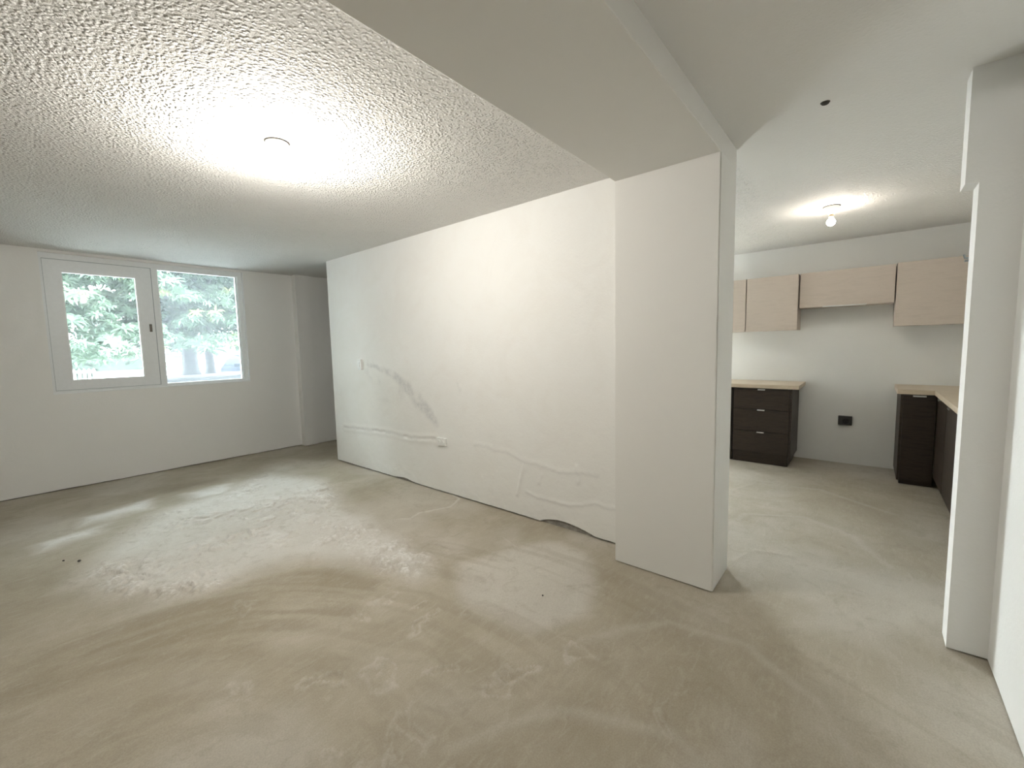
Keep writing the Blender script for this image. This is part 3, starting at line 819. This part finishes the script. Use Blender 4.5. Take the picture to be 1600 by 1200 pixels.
    # white garden wall, house, fence, hedge
    bm = bmesh.new(); bx(bm, 2.6, 18, 25.9, 26.1, -.06, 1.02); bx(bm, 2.6, 18, 25.86, 26.14, 1.02, 1.10)
    tag(obj('garden_wall', bm, 'house_white'), 'long white garden wall behind the mango trees', 'wall')
    t = thing('house', (9.0, 31, -.05), 'pale house with grey louvred windows beyond the garden wall', 'building')
    obj('walls', box(3.2, 16, 29, 34, -.05, 3.0), 'house_white', t)
    obj('roof', box(2.8, 16.4, 28.6, 34.4, 3.0, 3.25, .03), 'house_roof', t)
    for x0, x1 in ((5.4, 7.6), (9.2, 10.6), (11.4, 13.2)):
        wnd = obj('window', box(x0, x1, 28.96, 29.02, .95, 2.1), 'window_dark', t)
        bm = bmesh.new(); bx(bm, x0-.06, x1+.06, 28.92, 29.0, 2.1, 2.16); bx(bm, x0-.06, x1+.06, 28.92, 29.0, .89, .95)
        bx(bm, x0-.06, x0, 28.92, 29.0, .95, 2.1); bx(bm, x1, x1+.06, 28.92, 29.0, .95, 2.1)
        obj('window_frame', bm, 'house_white', wnd)
        for k in range(7):
            z = 1.0+k*.155; obj('louvre', box(x0+.02, x1-.02, 28.90, 28.95, z, z+.09), 'louvre_grey', wnd)
    # picket fence (left of the view) and the kerb wall it joins
    t = thing('picket_fence', (1.3, 21.5, -.05), 'white picket fence seen through the left sash', 'fence')
    for z in (.42, .84): obj('rail', box(.3, 2.15, 21.52, 21.56, z, z+.07), 'picket_white', t)
    pk = None
    for k in range(15):
        x = .35+k*.125
        if pk is None:
            bm = bmesh.new(); pts = [(0, -.05), (.07, -.05), (.07, .93), (.035, 1.0), (0, .93)]
            a = [bm.verts.new((x+px, 21.48, pz)) for px, pz in pts]; b = [bm.verts.new((x+px, 21.51, pz)) for px, pz in pts]
            bm.faces.new(a); bm.faces.new(b[::-1])
            for i in range(5): bm.faces.new((a[i], b[i], b[(i+1) % 5], a[(i+1) % 5]))
            pk = obj('picket', bm, 'picket_white', t); x00 = x
        else:
            o = pk.copy(); COL.objects.link(o); o.parent = t; o.location = (x-x00, 0, 0)
    bm = bmesh.new(); bx(bm, 2.2, 3.55, 21.4, 21.6, -.06, .80); bx(bm, 2.18, 3.57, 21.37, 21.63, .80, .86)
    tag(obj('low_wall', bm, 'house_white'), 'low white wall running on from the picket fence', 'wall')
    bm = bmesh.new(); rr = random.Random(5)
    for k in range(420):
        x, y, z = rr.uniform(.2, 4.0), rr.uniform(22.6, 23.8), rr.uniform(.1, 1.6)
        c = Vector((x, y, z)); d = Vector((rr.uniform(-1, 1), rr.uniform(-1, .2), rr.uniform(-.3, 1))).normalized(); s = d.cross(Vector((.2, .3, 1))).normalized()
        q = [bm.verts.new(c-s*.09), bm.verts.new(c+d*.12), bm.verts.new(c+s*.09), bm.verts.new(c-d*.12)]
        bm.faces.new(q)
    bx(bm, .3, 3.9, 22.8, 23.6, -.05, 1.4)
    tag(obj('hedge', bm, 'hedge_green'), 'dark hedge behind the low white wall', 'hedge')

    # parked car, nose towards the house
    cx, cy, cz = 7.6, 22.2, -.10
    t = thing('parked_car', (cx, cy, cz), 'dark blue-grey car parked beyond the trees', 'car')
    def loft(secs, name, mat, par, smooth=True):
        bm = bmesh.new(); rings = [[bm.verts.new(p) for p in s] for s in secs]; n = len(secs[0])
        for a, b in zip(rings, rings[1:]):
            for i in range(n): bm.faces.new((a[i], a[(i+1) % n], b[(i+1) % n], b[i]))
        bm.faces.new(rings[0][::-1]); bm.faces.new(rings[-1])
        return obj(name, bm, mat, par, smooth)
    def sec(y, hw, z0, z1, tum):
        return [(cx-hw*.9, cy+y, cz+z0), (cx-hw, cy+y, cz+z0+.12), (cx-hw, cy+y, cz+z1-.16), (cx-hw*tum, cy+y, cz+z1-.03), (cx-hw*tum*.8, cy+y, cz+z1), (cx+hw*tum*.8, cy+y, cz+z1), (cx+hw*tum, cy+y, cz+z1-.03), (cx+hw, cy+y, cz+z1-.16), (cx+hw, cy+y, cz+z0+.12), (cx+hw*.9, cy+y, cz+z0)]
    loft([sec(-2.0, .70, .30, .62, .86), sec(-1.9, .82, .22, .74, .9), sec(-1.5, .86, .2, .84, .92), (sec(-.8, .87, .2, .92, .93)), sec(.8, .87, .2, .94, .93), sec(1.7, .86, .2, .94, .92), sec(2.0, .78, .3, .84, .88)], 'body', 'car_paint', t)
    loft([sec(-.95, .76, .80, .98, .95), sec(-.25, .74, .80, 1.36, .80), sec(.3, .74, .80, 1.42, .78), sec(1.2, .73, .80, 1.36, .78), sec(1.75, .74, .80, .98, .92)], 'cabin', 'car_glass', t)
    bm = bmesh.new(); bx(bm, cx-.54, cx+.54, cy-.28, cy+1.2, cz+1.385, cz+1.43); obj('roof_panel', bm, 'car_paint', t)
    for sx in (-1, 1):
        obj('headlight', box(cx+sx*.52, cx+sx*.78, cy-1.97, cy-1.80, cz+.58, cz+.72, .03), 'headlight', t)
        obj('mirror', box(cx+sx*.80, cx+sx*1.0, cy-.72, cy-.60, cz+.92, cz+1.06, .03), 'car_paint', t)
        for yy in (-1.25, 1.25):
            xc = cx+sx*.80
            wh = obj('wheel', lathe([(.0, -.09), (.26, -.09), (.30, -.07), (.30, .07), (.26, .09), (0, .09)], 20, (xc, cy+yy, cz+.30), 'x'), 'tyre', t)
            obj('hubcap', lathe([(0, sx*.085), (.17, sx*.085), (.16, sx*.095), (0, sx*.098)], 16, (xc, cy+yy, cz+.30), 'x'), 'hub_grey', wh)
    obj('bumper', box(cx-.74, cx+.74, cy-2.06, cy-1.9, cz+.28, cz+.46, .04), 'car_paint', t)
    obj('number_plate', box(cx-.26, cx+.26, cy-2.075, cy-2.055, cz+.40, cz+.51), 'headlight', t, label='blank white number plate')
outside()
